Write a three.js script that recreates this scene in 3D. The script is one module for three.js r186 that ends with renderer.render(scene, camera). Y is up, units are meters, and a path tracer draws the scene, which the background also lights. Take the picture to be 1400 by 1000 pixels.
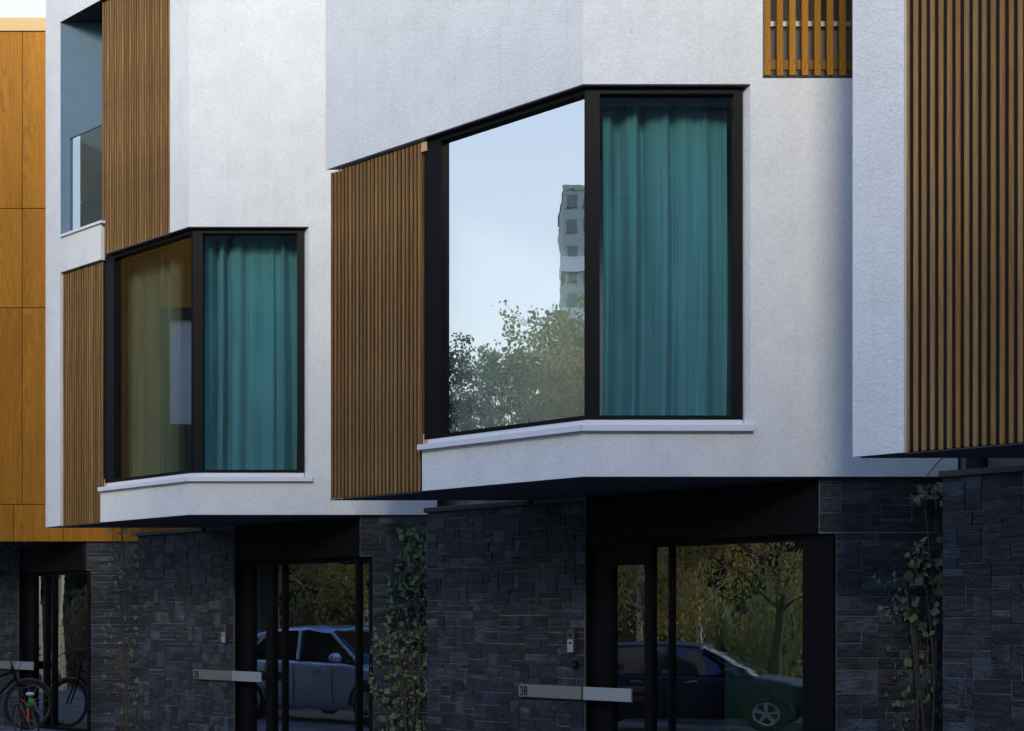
import * as THREE from 'three';
import { mergeGeometries } from 'three/addons/utils/BufferGeometryUtils.js';
import { FontLoader } from 'three/addons/loaders/FontLoader.js';
import { TextGeometry } from 'three/addons/geometries/TextGeometry.js';

// ------------------------------------------------------------------ camera, sky, sun, exposure
// Plan coordinates used below: X to the right, D = depth in front of the camera (three's z is -D), Y up.
const F = 2100, PX = 700, HY = 848, EYE = 1.6;
const scene = new THREE.Scene();
const camera = new THREE.PerspectiveCamera(2 * Math.atan(HY / F) * 180 / Math.PI, 1400 / (2 * HY), 0.1, 1200);
camera.position.set(0, EYE, 0);
camera.lookAt(0, EYE, -10);
camera.setViewOffset(1400, 2 * HY, 0, 0, 1400, 1000);
camera.updateProjectionMatrix();

const SUN_AZ = -8 * Math.PI / 180, SUN_EL = 23 * Math.PI / 180;
{
  const W = 256, H = 128, a = new Float32Array(W * H * 4);
  const hor = [1.47, 1.66, 1.58], zen = [0.06, 0.40, 1.60];
  for (let j = 0; j < H; j++) {
    const el = ((j + 0.5) / H - 0.5) * Math.PI;
    const t = Math.pow(Math.max(0, Math.sin(el)), 0.95);
    for (let i = 0; i < W; i++) {
      const k = (j * W + i) * 4;
      for (let q = 0; q < 3; q++) a[k + q] = el < 0 ? hor[q] * 0.35 : hor[q] + (zen[q] - hor[q]) * t;
      a[k + 3] = 1;
    }
  }
  const sky = new THREE.DataTexture(a, W, H, THREE.RGBAFormat, THREE.FloatType);
  sky.mapping = THREE.EquirectangularReflectionMapping;
  sky.magFilter = THREE.LinearFilter; sky.needsUpdate = true;
  scene.background = sky; scene.environment = sky;
}
const sun = new THREE.DirectionalLight(new THREE.Color(1.0, 0.92, 0.76), 4.1);
sun.position.set(Math.sin(SUN_AZ) * Math.cos(SUN_EL) * 60, Math.sin(SUN_EL) * 60, Math.cos(SUN_AZ) * Math.cos(SUN_EL) * 60 - 14);
sun.target.position.set(0, 0, -14);
sun.castShadow = true; sun.shadow.radius = 34;
sun.shadow.mapSize.set(2048, 2048);
Object.assign(sun.shadow.camera, { left: -40, right: 40, top: 40, bottom: -40, near: 1, far: 160 });
scene.add(sun, sun.target);

const renderer = new THREE.WebGLRenderer({ antialias: true });
renderer.toneMapping = THREE.LinearToneMapping;
renderer.toneMappingExposure = 1.03;
renderer.shadowMap.enabled = true;

// ------------------------------------------------------------------ helpers
let seed = 12345;
const rnd = () => { seed = (seed * 1664525 + 1013904223) >>> 0; return seed / 4294967296; };
const rr = (a, b) => a + (b - a) * rnd();
const S2 = Math.SQRT2;
const kx = x => (x - PX) / F;
const onA = (c, x) => { const k = kx(x), D = c / (1 + k); return [k * D, D]; };   // pixel column -> point on the plane X + D = c
const onB = (D, x) => kx(x) * D;                                                 // pixel column -> X on the plane at depth D
const yAt = (y, D) => EYE + (HY - y) / F * D;
const mirrored = (c, x, y, Zv) => { const Xv = kx(x) * Zv; return [c - Zv, yAt(y, Zv), c - Xv]; };

const names = {};
const numbered = n => { const k = names[n] = (names[n] ?? -1) + 1; return k ? `${n}_${String(k).padStart(3, '0')}` : n; };
function tag(o, label, category, group, kind) {
  Object.assign(o.userData, label ? { label } : {}, category ? { category } : {}, group ? { group } : {}, kind ? { kind } : {});
  return o;
}
function thing(name, label, category, [x, y, d] = [0, 0, 0], turn = 0, group) {
  const o = new THREE.Group(); o.name = numbered(name); o.position.set(x, y, -d); o.rotation.y = turn;
  scene.add(o); return tag(o, label, category, group);
}
function mesh(name, geo, mat, parent) {
  const m = new THREE.Mesh(geo, mat); m.name = name; m.castShadow = m.receiveShadow = true;
  if (parent) parent.add(m); return m;
}
function sub(name, parent) { const g = new THREE.Group(); g.name = name; parent.add(g); return g; }
function flat(pos, uv, idx) {
  const g = new THREE.BufferGeometry();
  g.setAttribute('position', new THREE.Float32BufferAttribute(pos, 3));
  g.setAttribute('uv', new THREE.Float32BufferAttribute(uv, 2));
  if (idx) g.setIndex(idx);
  g.computeVertexNormals();
  return g;
}
// box between two corners (local), uv in metres, non-indexed with flat normals; optional chamfer on the +z face
function box(x0, x1, y0, y1, z0, z1, ch = 0, uo = 0, vo = 0) {
  const P = [], U = [];
  const quad = (a, b, c, d, uf) => { for (const p of [a, b, c, a, c, d]) { P.push(...p); U.push(...uf(p)); } };
  const fz = p => [p[0] + uo, p[1] + vo], fx = p => [p[2] + uo, p[1] + vo], fy = p => [p[0] + uo, p[2] + vo];
  const zf = z1 - ch, i = ch;
  quad([x0 + i, y0 + i, z1], [x1 - i, y0 + i, z1], [x1 - i, y1 - i, z1], [x0 + i, y1 - i, z1], fz);
  quad([x1, y0, z0], [x0, y0, z0], [x0, y1, z0], [x1, y1, z0], fz);
  quad([x1, y0, zf], [x1, y0, z0], [x1, y1, z0], [x1, y1, zf], fx);
  quad([x0, y0, z0], [x0, y0, zf], [x0, y1, zf], [x0, y1, z0], fx);
  quad([x0, y1, zf], [x1, y1, zf], [x1, y1, z0], [x0, y1, z0], fy);
  quad([x0, y0, z0], [x1, y0, z0], [x1, y0, zf], [x0, y0, zf], fy);
  if (ch) {
    quad([x0, y0, zf], [x1, y0, zf], [x1 - i, y0 + i, z1], [x0 + i, y0 + i, z1], fz);
    quad([x0 + i, y1 - i, z1], [x1 - i, y1 - i, z1], [x1, y1, zf], [x0, y1, zf], fz);
    quad([x0, y0, zf], [x0 + i, y0 + i, z1], [x0 + i, y1 - i, z1], [x0, y1, zf], fz);
    quad([x1 - i, y0 + i, z1], [x1, y0, zf], [x1, y1, zf], [x1 - i, y1 - i, z1], fz);
  }
  return flat(P, U);
}
// vertical prism over plan points [X, D], relative to origin o = [X, D]
function prism(pts, y0, y1, o = [0, 0]) {
  const q = pts.map(([X, D]) => [X - o[0], -(D - o[1])]);
  let area = 0;
  for (let i = 0; i < q.length; i++) { const a = q[i], b = q[(i + 1) % q.length]; area += a[0] * b[1] - b[0] * a[1]; }
  if (area > 0) q.reverse();
  const P = [], U = [];
  const w = p => [p[0] + o[0], p[1] - o[1]];
  for (let i = 0; i < q.length; i++) {
    const a = q[i], b = q[(i + 1) % q.length], wa = w(a), wb = w(b);
    let dx = b[0] - a[0], dz = b[1] - a[1]; const L = Math.hypot(dx, dz); if (L < 1e-6) continue;
    dx /= L; dz /= L; if (dx < -1e-6) { dx = -dx; dz = -dz; }
    const ua = wa[0] * dx + wa[1] * dz, ub = wb[0] * dx + wb[1] * dz;
    const A = [a[0], y0, a[1]], B = [b[0], y0, b[1]], C = [b[0], y1, b[1]], E = [a[0], y1, a[1]];
    P.push(...B, ...A, ...E, ...B, ...E, ...C);
    U.push(ub, y0, ua, y0, ua, y1, ub, y0, ua, y1, ub, y1);
  }
  const tris = THREE.ShapeUtils.triangulateShape(q.map(p => new THREE.Vector2(p[0], p[1])), []);
  for (const t of tris) for (const [y, order] of [[y1, [0, 1, 2]], [y0, [0, 2, 1]]]) for (const k of order) {
    const p = q[t[k]], ww = w(p); P.push(p[0], y, p[1]); U.push(ww[0], ww[1]);
  }
  // fix cap orientation
  const g = flat(P, U);
  const pos = g.attributes.position.array, nor = g.attributes.normal.array;
  const start = P.length / 9 - tris.length * 2;
  for (let f = start; f < P.length / 9; f++) {
    const up = Math.abs(pos[f * 9 + 1] - y1) < 1e-6 ? 1 : -1;
    if (nor[f * 9 + 1] * up < 0) {
      for (const arr of [pos]) for (let k = 0; k < 3; k++) { const t = arr[f * 9 + 3 + k]; arr[f * 9 + 3 + k] = arr[f * 9 + 6 + k]; arr[f * 9 + 6 + k] = t; }
      const uva = g.attributes.uv.array; for (let k = 0; k < 2; k++) { const t = uva[f * 6 + 2 + k]; uva[f * 6 + 2 + k] = uva[f * 6 + 4 + k]; uva[f * 6 + 4 + k] = t; }
      for (let k = 0; k < 3; k++) nor[f * 9 + k * 3 + 1] *= -1;
    }
  }
  return g;
}
const merge = l => mergeGeometries(l.map(g => g.index ? g.toNonIndexed() : g));
function tube(pts, r, seg = 16, rad = 7) {
  return new THREE.TubeGeometry(new THREE.CatmullRomCurve3(pts.map(p => new THREE.Vector3(...p))), seg, r, rad).toNonIndexed();
}
function taper(a, b, r0, r1, n = 7) {
  const va = new THREE.Vector3(...a), vb = new THREE.Vector3(...b), d = vb.clone().sub(va), L = d.length();
  const g = new THREE.CylinderGeometry(r1, r0, L, n, 1, true).toNonIndexed();
  g.translate(0, L / 2, 0);
  g.applyQuaternion(new THREE.Quaternion().setFromUnitVectors(new THREE.Vector3(0, 1, 0), d.normalize()));
  g.translate(...a); return g;
}

// ------------------------------------------------------------------ procedural textures
function lattice(n, s) { const a = new Float32Array(n * n); let q = s >>> 0; for (let i = 0; i < n * n; i++) { q = (q * 1664525 + 1013904223) >>> 0; a[i] = q / 4294967296; } return a; }
function noise2(lat, n, x, y) {
  const xi = Math.floor(x), yi = Math.floor(y), fx = x - xi, fy = y - yi;
  const sx = fx * fx * (3 - 2 * fx), sy = fy * fy * (3 - 2 * fy), m = v => ((v % n) + n) % n;
  const a = lat[m(yi) * n + m(xi)], b = lat[m(yi) * n + m(xi + 1)], c = lat[m(yi + 1) * n + m(xi)], d = lat[m(yi + 1) * n + m(xi + 1)];
  return a + (b - a) * sx + (c - a) * sy + (a - b - c + d) * sx * sy;
}
const LAT = {}; const lat = (n, s) => LAT[n + '_' + s] ??= lattice(n, 977 * s + n);
const nz = (u, v, n, s = 1, m = n) => { // u, v in 0..1, n cells across, m cells up, tiles
  const N = Math.max(n, m), L = lat(N, s); const xi = u * n, yi = v * m;
  const x0 = Math.floor(xi), y0 = Math.floor(yi), fx = xi - x0, fy = yi - y0, sx = fx * fx * (3 - 2 * fx), sy = fy * fy * (3 - 2 * fy);
  const g = (a, b) => L[(((b % m) + m) % m) * N + (((a % n) + n) % n)];
  const a = g(x0, y0), b = g(x0 + 1, y0), c = g(x0, y0 + 1), d = g(x0 + 1, y0 + 1);
  return a + (b - a) * sx + (c - a) * sy + (a - b - c + d) * sx * sy;
};
function tex(w, h, fn, srgb, sx = 1, sy = 1) {
  const a = new Uint8Array(w * h * 4);
  for (let j = 0; j < h; j++) for (let i = 0; i < w; i++) {
    const c = fn((i + 0.5) / w, (j + 0.5) / h), k = (j * w + i) * 4;
    for (let q = 0; q < 3; q++) a[k + q] = Math.max(0, Math.min(255, 255 * (Array.isArray(c) ? c[q] : c)));
    a[k + 3] = 255;
  }
  const t = new THREE.DataTexture(a, w, h);
  t.wrapS = t.wrapT = THREE.RepeatWrapping; t.magFilter = t.minFilter = THREE.LinearFilter;
  if (srgb) t.colorSpace = THREE.SRGBColorSpace;
  t.repeat.set(1 / sx, 1 / sy); t.needsUpdate = true; return t;
}
// stucco: 1.2 m tile, trowelled grain
const stuccoBump = tex(640, 640, (u, v) => 0.45 * nz(u, v, 150, 1) + 0.3 * nz(u, v, 90, 2, 130) + 0.25 * nz(u, v, 260, 3), false, 1.5, 1.5);
const stuccoMap = tex(768, 768, (u, v) => {
  const b = 0.93 + 0.03 * (nz(u, v, 5, 4) - 0.5) + 0.03 * (nz(u, v, 17, 5) - 0.5) + 0.05 * (nz(u, v, 190, 6) - 0.5);
  const run = 0.035 * Math.max(0, nz(u, v, 60, 8, 3) - 0.6), spot = nz(u, v, 210, 7) > 0.965 ? 0.12 : 0;
  return [b - spot - run, b - spot - run, b * 0.99 - spot - run];
}, true, 2.7, 2.7);
// fine timber grain along v
const slatMap = tex(256, 1024, (u, v) => {
  const g = 0.8 + 0.16 * (nz(u, v, 64, 11, 8) - 0.5) + 0.2 * (nz(u, v, 20, 12, 4) - 0.5) + 0.14 * (nz(u, v, 128, 13, 40) - 0.5);
  return [g, g * 0.97, g * 0.93];
}, true, 0.5, 2.4);
// broad veneer grain with cathedral figures
const veneerMap = tex(1024, 2048, (u, v) => {
  const w = 0.11 * (nz(u, v, 6, 21, 3) - 0.5) + 0.03 * (nz(u, v, 18, 22, 12) - 0.5);
  const cx = (u * 6 + w * 6) % 1, cell = Math.floor(u * 6), dx = Math.abs(cx - 0.5);
  const d = Math.hypot(dx * 1.0, 0.05 * Math.abs(((v * 3 + cell * 0.37) % 1) - 0.3) * 6 * (0.35 + 0.65 * nz(u, v, 3, 25, 2)));
  const ring = 0.5 + 0.5 * Math.sin(d * 85 + 14 * nz(u, v, 6, 23, 5));
  const fine = nz(u, v, 300, 24, 14), pore = nz(u, v, 420, 26, 60) > 0.83 ? 0.12 : 0;
  const g = 0.86 - 0.09 * Math.pow(ring, 3) * (dx < 0.42 ? 1 : 0.5) + 0.12 * (fine - 0.5) - pore + 0.1 * (nz(u, v, 8, 27, 3) - 0.5);
  return [g, g * 0.955, g * 0.86];
}, true, 2.1, 4.2);
const slateMap = tex(512, 512, (u, v) => {
  const g = 0.72 + 0.42 * (nz(u, v, 9, 31) - 0.5) + 0.34 * (nz(u, v, 40, 32, 90) - 0.5) + 0.25 * (nz(u, v, 160, 33) - 0.5);
  const rust = nz(u, v, 12, 34) > 0.86 ? 0.12 : 0;
  return [g + rust, g, g * (1 - rust)];
}, true, 1.1, 1.1);
const slateBump = tex(512, 512, (u, v) => 0.5 * nz(u, v, 14, 35, 40) + 0.3 * nz(u, v, 60, 36, 110) + 0.2 * nz(u, v, 170, 37), false, 1.1, 1.1);
const groundMap = tex(512, 512, (u, v) => { const g = 0.8 + 0.3 * (nz(u, v, 6, 41) - 0.5) + 0.35 * (nz(u, v, 200, 42) - 0.5); return [g, g, g]; }, true, 3, 3);
const birchMap = tex(128, 512, (u, v) => {
  const line = nz(u, v, 5, 51, 70) > 0.8 ? 0.55 : 0, patch = nz(u, v, 4, 52, 9) > 0.84 ? 0.5 : 0;
  const g = 0.93 + 0.1 * (nz(u, v, 30, 53, 30) - 0.5) - Math.max(line, patch); return [g, g * 0.97, g * 0.9];
}, true, 1, 1);
// slow unevenness of float glass
const glassBump = tex(256, 256, (u, v) => 0.6 * nz(u, v, 3, 61, 5) + 0.28 * nz(u, v, 7, 62, 16) + 0.12 * nz(u, v, 12, 63, 40), false, 1.6, 1.6);
const fabricMap = tex(512, 256, (u, v) => { const g = 0.82 + 0.1 * (nz(u, v, 90, 81, 3) - 0.5) + 0.13 * (nz(u, v, 256, 82, 2) - 0.5) + 0.1 * (nz(u, v, 12, 83, 5) - 0.5); return [g, g, g]; }, true, 1, 1);
const metalMap = tex(256, 256, (u, v) => 0.88 + 0.16 * (nz(u, v, 3, 71, 200) - 0.5), false, 0.4, 0.2);

const std = (r, g, b, rough = 0.8, extra = {}) => new THREE.MeshStandardMaterial({ color: new THREE.Color().setRGB(r, g, b), roughness: rough, ...extra });
const phys = (r, g, b, rough, extra) => new THREE.MeshPhysicalMaterial({ color: new THREE.Color().setRGB(r, g, b), roughness: rough, side: THREE.DoubleSide, ...extra });
const M = {
  stucco: std(0.90, 0.90, 0.89, 0.92, { map: stuccoMap, bumpMap: stuccoBump, bumpScale: 0.0035 }),
  balconyShadeBlue: std(0.14, 0.22, 0.30, 0.92, { map: stuccoMap, bumpMap: stuccoBump, bumpScale: 0.003 }),  // stucco with the recessed balcony's shade put into a blue-grey colour
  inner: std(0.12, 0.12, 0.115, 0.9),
  rear: std(0.15, 0.17, 0.16, 0.9),  // dark grey-green holds the rear wall's shade in its colour
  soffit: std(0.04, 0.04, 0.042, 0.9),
  black: phys(0.008, 0.008, 0.009, 0.45, { specularIntensity: 0.15 }),
  flash: std(0.03, 0.032, 0.036, 0.45),
  sill: std(0.74, 0.74, 0.75, 0.55),
  joint: std(0.10, 0.10, 0.11, 0.8),
  gapShade: std(0.006, 0.004, 0.003, 0.95),  // near-black, the shade of the slat gaps as a colour
  slats: [[0.42, 0.245, 0.085], [0.35, 0.20, 0.065], [0.46, 0.275, 0.105], [0.39, 0.205, 0.06]].map(c => phys(...c, 0.65, { map: slatMap, specularIntensity: 0.5 })),
  block: std(0.62, 0.40, 0.24, 0.7),
  panels: [[0.60, 0.27, 0.019], [0.56, 0.245, 0.016], [0.62, 0.285, 0.022]].map(c => phys(...c, 0.6, { map: veneerMap, specularIntensity: 0.35 })),
  panelCap: std(0.62, 0.42, 0.16, 0.55),
  panelBack: std(0.03, 0.02, 0.012, 0.9),
  stones: [[0.040, 0.048, 0.062], [0.033, 0.040, 0.054], [0.055, 0.066, 0.084], [0.022, 0.026, 0.034], [0.085, 0.104, 0.125], [0.036, 0.038, 0.043], [0.050, 0.046, 0.046], [0.036, 0.046, 0.055], [0.066, 0.076, 0.098], [0.028, 0.034, 0.046], [0.105, 0.125, 0.145], [0.046, 0.058, 0.082]]
    .map(c => std(...c, 0.68, { map: slateMap, bumpMap: slateBump, bumpScale: 0.012 })),
  mortar: std(0.19, 0.20, 0.22, 0.95),
  steel: std(0.40, 0.385, 0.34, 0.5, { metalness: 0.75, roughnessMap: metalMap }),
  darkSteel: std(0.09, 0.09, 0.09, 0.5, { metalness: 0.5 }),
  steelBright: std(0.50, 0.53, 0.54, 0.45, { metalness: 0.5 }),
  ink: std(0.01, 0.009, 0.008, 0.6),
  curtain: phys(0.19, 0.44, 0.475, 1, { map: fabricMap, transmission: 0.25, thickness: 0 }),
  curtainOlive: phys(0.50, 0.42, 0.26, 1, { map: fabricMap, transmission: 0.25, thickness: 0 }),
  curtainPale: phys(0.55, 0.6, 0.56, 1, { transmission: 0.25, thickness: 0 }),
  curtainDark: phys(0.05, 0.11, 0.055, 1, { transmission: 0.2, thickness: 0 }),
  glassA: phys(0.80, 0.93, 0.95, 0.0, { transmission: 1, thickness: 0, ior: 6.5, bumpMap: glassBump, bumpScale: 0.00028 }),
  glassA2: phys(0.70, 0.86, 0.84, 0.0, { transmission: 1, thickness: 0, ior: 3.5, bumpMap: glassBump, bumpScale: 0.0002 }),
  glassB: phys(0.74, 0.92, 0.93, 0.0, { transmission: 1, thickness: 0, ior: 1.55 }),
  glassG: phys(0.62, 0.72, 0.66, 0.0, { transmission: 1, thickness: 0, ior: 3.6, bumpMap: glassBump, bumpScale: 0.0004 }),
  glassRail: phys(0.45, 0.72, 0.74, 0.0, { transmission: 1, thickness: 0, ior: 4.0 }),
  asphalt: std(0.12, 0.12, 0.12, 0.95, { map: groundMap }),
  paving: std(0.24, 0.24, 0.235, 0.9, { map: groundMap }),
  verge: std(0.10, 0.105, 0.035, 1, { map: groundMap }),
  kerb: std(0.26, 0.26, 0.25, 0.9, { map: groundMap }),
  rubber: std(0.015, 0.015, 0.016, 0.85),
  bark: std(0.07, 0.055, 0.04, 0.95),
  birch: std(0.78, 0.74, 0.64, 0.85, { map: birchMap }),
};
const leafMat = (r, g, b) => phys(r, g, b, 1, { transmission: 0.42, thickness: 0 });

// ------------------------------------------------------------------ ground
{
  const sheet = (name, pts, y, mat) => { const s = pts.map(p => [p[0], p[1]]); const o = mesh(name, prism(s, y - 0.3, y), mat, scene); o.userData.kind = 'structure'; return o; };
  // the street runs along the direction (-1, +1) in plan
  const strip = (c0, c1, l0 = -160, l1 = 160) => [[c0 / 2 - l0, c0 / 2 + l0], [c0 / 2 - l1, c0 / 2 + l1], [c1 / 2 - l1, c1 / 2 + l1], [c1 / 2 - l0, c1 / 2 + l0]];
  const big = new THREE.PlaneGeometry(900, 900); big.rotateX(-Math.PI / 2);
  const uv = big.attributes.uv; for (let i = 0; i < uv.count; i++) uv.setXY(i, uv.getX(i) * 900, uv.getY(i) * 900);
  const g = mesh('ground', big, M.verge, scene); g.position.y = -0.12; g.userData.kind = 'structure';
  sheet('road', strip(2, 9.2), -0.1, M.asphalt);
  sheet('pavement', strip(9.36, 60), 0, M.paving);
  sheet('kerb', strip(9.2, 9.36), 0.01, M.kerb);
  sheet('kerb', strip(1.84, 2), 0.02, M.kerb).name = 'kerb_001';
}

// ------------------------------------------------------------------ masonry of separate stones
const stoneCache = {};
function stoneGeo(w, h, d) {
  const q = v => Math.round(v * 250) / 250, key = `${q(w)}_${q(h)}_${q(d)}`;
  return stoneCache[key] ??= box(-q(w) / 2, q(w) / 2, -q(h) / 2, q(h) / 2, -0.03, q(d), 0.003, rnd() * 3, rnd() * 3);
}
// lays stones over the rectangle x0..x1, y0..y1 of a part group (local x right, y up, z outwards)
function layStones(part, x0, x1, y0, y1, style, skip) {
  const gap = 0.007, put = (a, b, c, d) => {
    if (skip && skip((a + b) / 2, (c + d) / 2)) return;
    const w = b - a - gap, h = d - c - gap; if (w < 0.02 || h < 0.018) return;
    const s = mesh('stone', stoneGeo(w, h, 0.011 + rnd() * 0.010), M.stones[Math.floor(rnd() * M.stones.length)], part);
    s.position.set((a + b) / 2, (c + d) / 2, 0); s.rotation.set(rr(-1, 1) * Math.min(0.04, 0.004 / h), rr(-1, 1) * Math.min(0.03, 0.004 / w), rr(-0.008, 0.008));
  };
  const cuts = (a, b, lo, hi) => { const l = [a]; while (l[l.length - 1] < b - hi) l.push(l[l.length - 1] + rr(lo, hi)); l.push(b); return l; };
  const long = style === 'long';
  const xs = long ? cuts(x0, x1, 0.07, 0.13) : cuts(x0, x1, 0.050, 0.088), ys = long ? cuts(y0, y1, 0.04, 0.068) : cuts(y0, y1, 0.040, 0.068);
  const nx = xs.length - 1, ny = ys.length - 1, used = new Uint8Array(nx * ny);
  for (let b = 0; b < ny; b++) for (let a = 0; a < nx; a++) {
    if (used[b * nx + a]) continue;
    const r = rnd();
    let w = long ? 2 + Math.floor(rnd() * 4) : 2 + Math.floor(rnd() * 2.6), h = long ? (r < 0.55 ? 1 : 2) : (r < 0.36 ? 1 : r < 0.8 ? 2 : 3);
    if (!long && h === 1 && rnd() < 0.5) w++;
    let ww = 0; while (ww < w && a + ww < nx && !used[b * nx + a + ww]) ww++;
    if (a + ww === nx - 1 && !used[b * nx + nx - 1]) ww++;
    let hh = 1; const free = y => { for (let k = 0; k < ww; k++) if (used[y * nx + a + k]) return false; return true; };
    while (hh < h && b + hh < ny && free(b + hh)) hh++;
    for (let v = 0; v < hh; v++) for (let k = 0; k < ww; k++) used[(b + v) * nx + a + k] = 1;
    put(xs[a], xs[a + ww], ys[b], ys[b + hh]);
  }
}
const TURN_A = -Math.PI / 4;   // local x along the street face, z out of it
function faceGroup(name, parent, o, [X, D], turn) {   // a part group whose local axes lie in a face; parent sits at plan point o
  const g = sub(name, parent); g.position.set(X - o[0], 0, -(D - o[1])); g.rotation.y = turn; return g;
}
function slatScreen(parent, o, p0, n, pitch, w, y0, y1, depth = 0.013, turn = TURN_A, name = 'slat_screen') {   // p0: plan point at the screen's far end, slats run towards +x
  const g = faceGroup(name, parent, o, p0, turn);
  const geos = [0, 1, 2].map(() => box(0, w, y0, y1, -depth, 0, 0.002, rnd() * 2, rnd() * 2));
  for (let i = 0; i < n; i++) { const s = mesh('slat', geos[i % 3], M.slats[Math.floor(rnd() * 4)], g); s.position.set(i * pitch, rr(-0.003, 0), rr(-0.002, 0.001)); }
  mesh('gap_shade_board', box(0.003, (n - 1) * pitch + w - 0.003, y0 + 0.01, y1 - 0.01, -0.06, -depth - 0.001), M.gapShade, g);  // near-black board stands in for the shade between the slats
  return g;
}
function curtain(name, label, x0, x1, y0, y1, folds, amp, mat, pos, turn, s = 1) {
  seed = 7000 + s * 31;
  const n = 120, m = 14, P = [], U = [], I = [], ph = [0, 1, 2, 3].map(() => rnd() * 6.28);
  for (let j = 0; j <= m; j++) for (let i = 0; i <= n; i++) {
    const u = i / n, v = j / m, y = y0 + (y1 - y0) * v;
    const sway = 0.012 * Math.sin(v * 3 + ph[0]) * (1 - v);
    const a = u * folds * 6.283 + 0.9 * Math.sin(u * 9 + ph[1]) + 0.7 * Math.sin(u * 23 + ph[2]);
    const z = amp * (0.65 + 0.5 * Math.sin(u * 7 + ph[3])) * (Math.sin(a) * (0.75 + 0.25 * (1 - v)) + 0.3 * Math.sin(2.1 * a + v * 1.5) * v) + sway;
    P.push(x0 + (x1 - x0) * u + sway, y, z); U.push(u, v);
  }
  for (let j = 0; j < m; j++) for (let i = 0; i < n; i++) { const a = j * (n + 1) + i; I.push(a, a + 1, a + n + 2, a, a + n + 2, a + n + 1); }
  const t = thing(name, label, 'curtain', [pos[0], 0, pos[1]], turn);
  mesh('fabric', flat(P, U, I), mat, t);
  mesh('heading_tape', box(x0, x1, y1 - 0.002, y1 + 0.03, -0.012, 0.012), mat, t);
  return t;
}

const Y = { soffit: 2.753, sill0: 3.117, sill1: 3.164, frame0: 3.219, glass0: 3.252, glass1: 5.852, head: 5.911, roof: 10.25 };
const T = 0.3;
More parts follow.
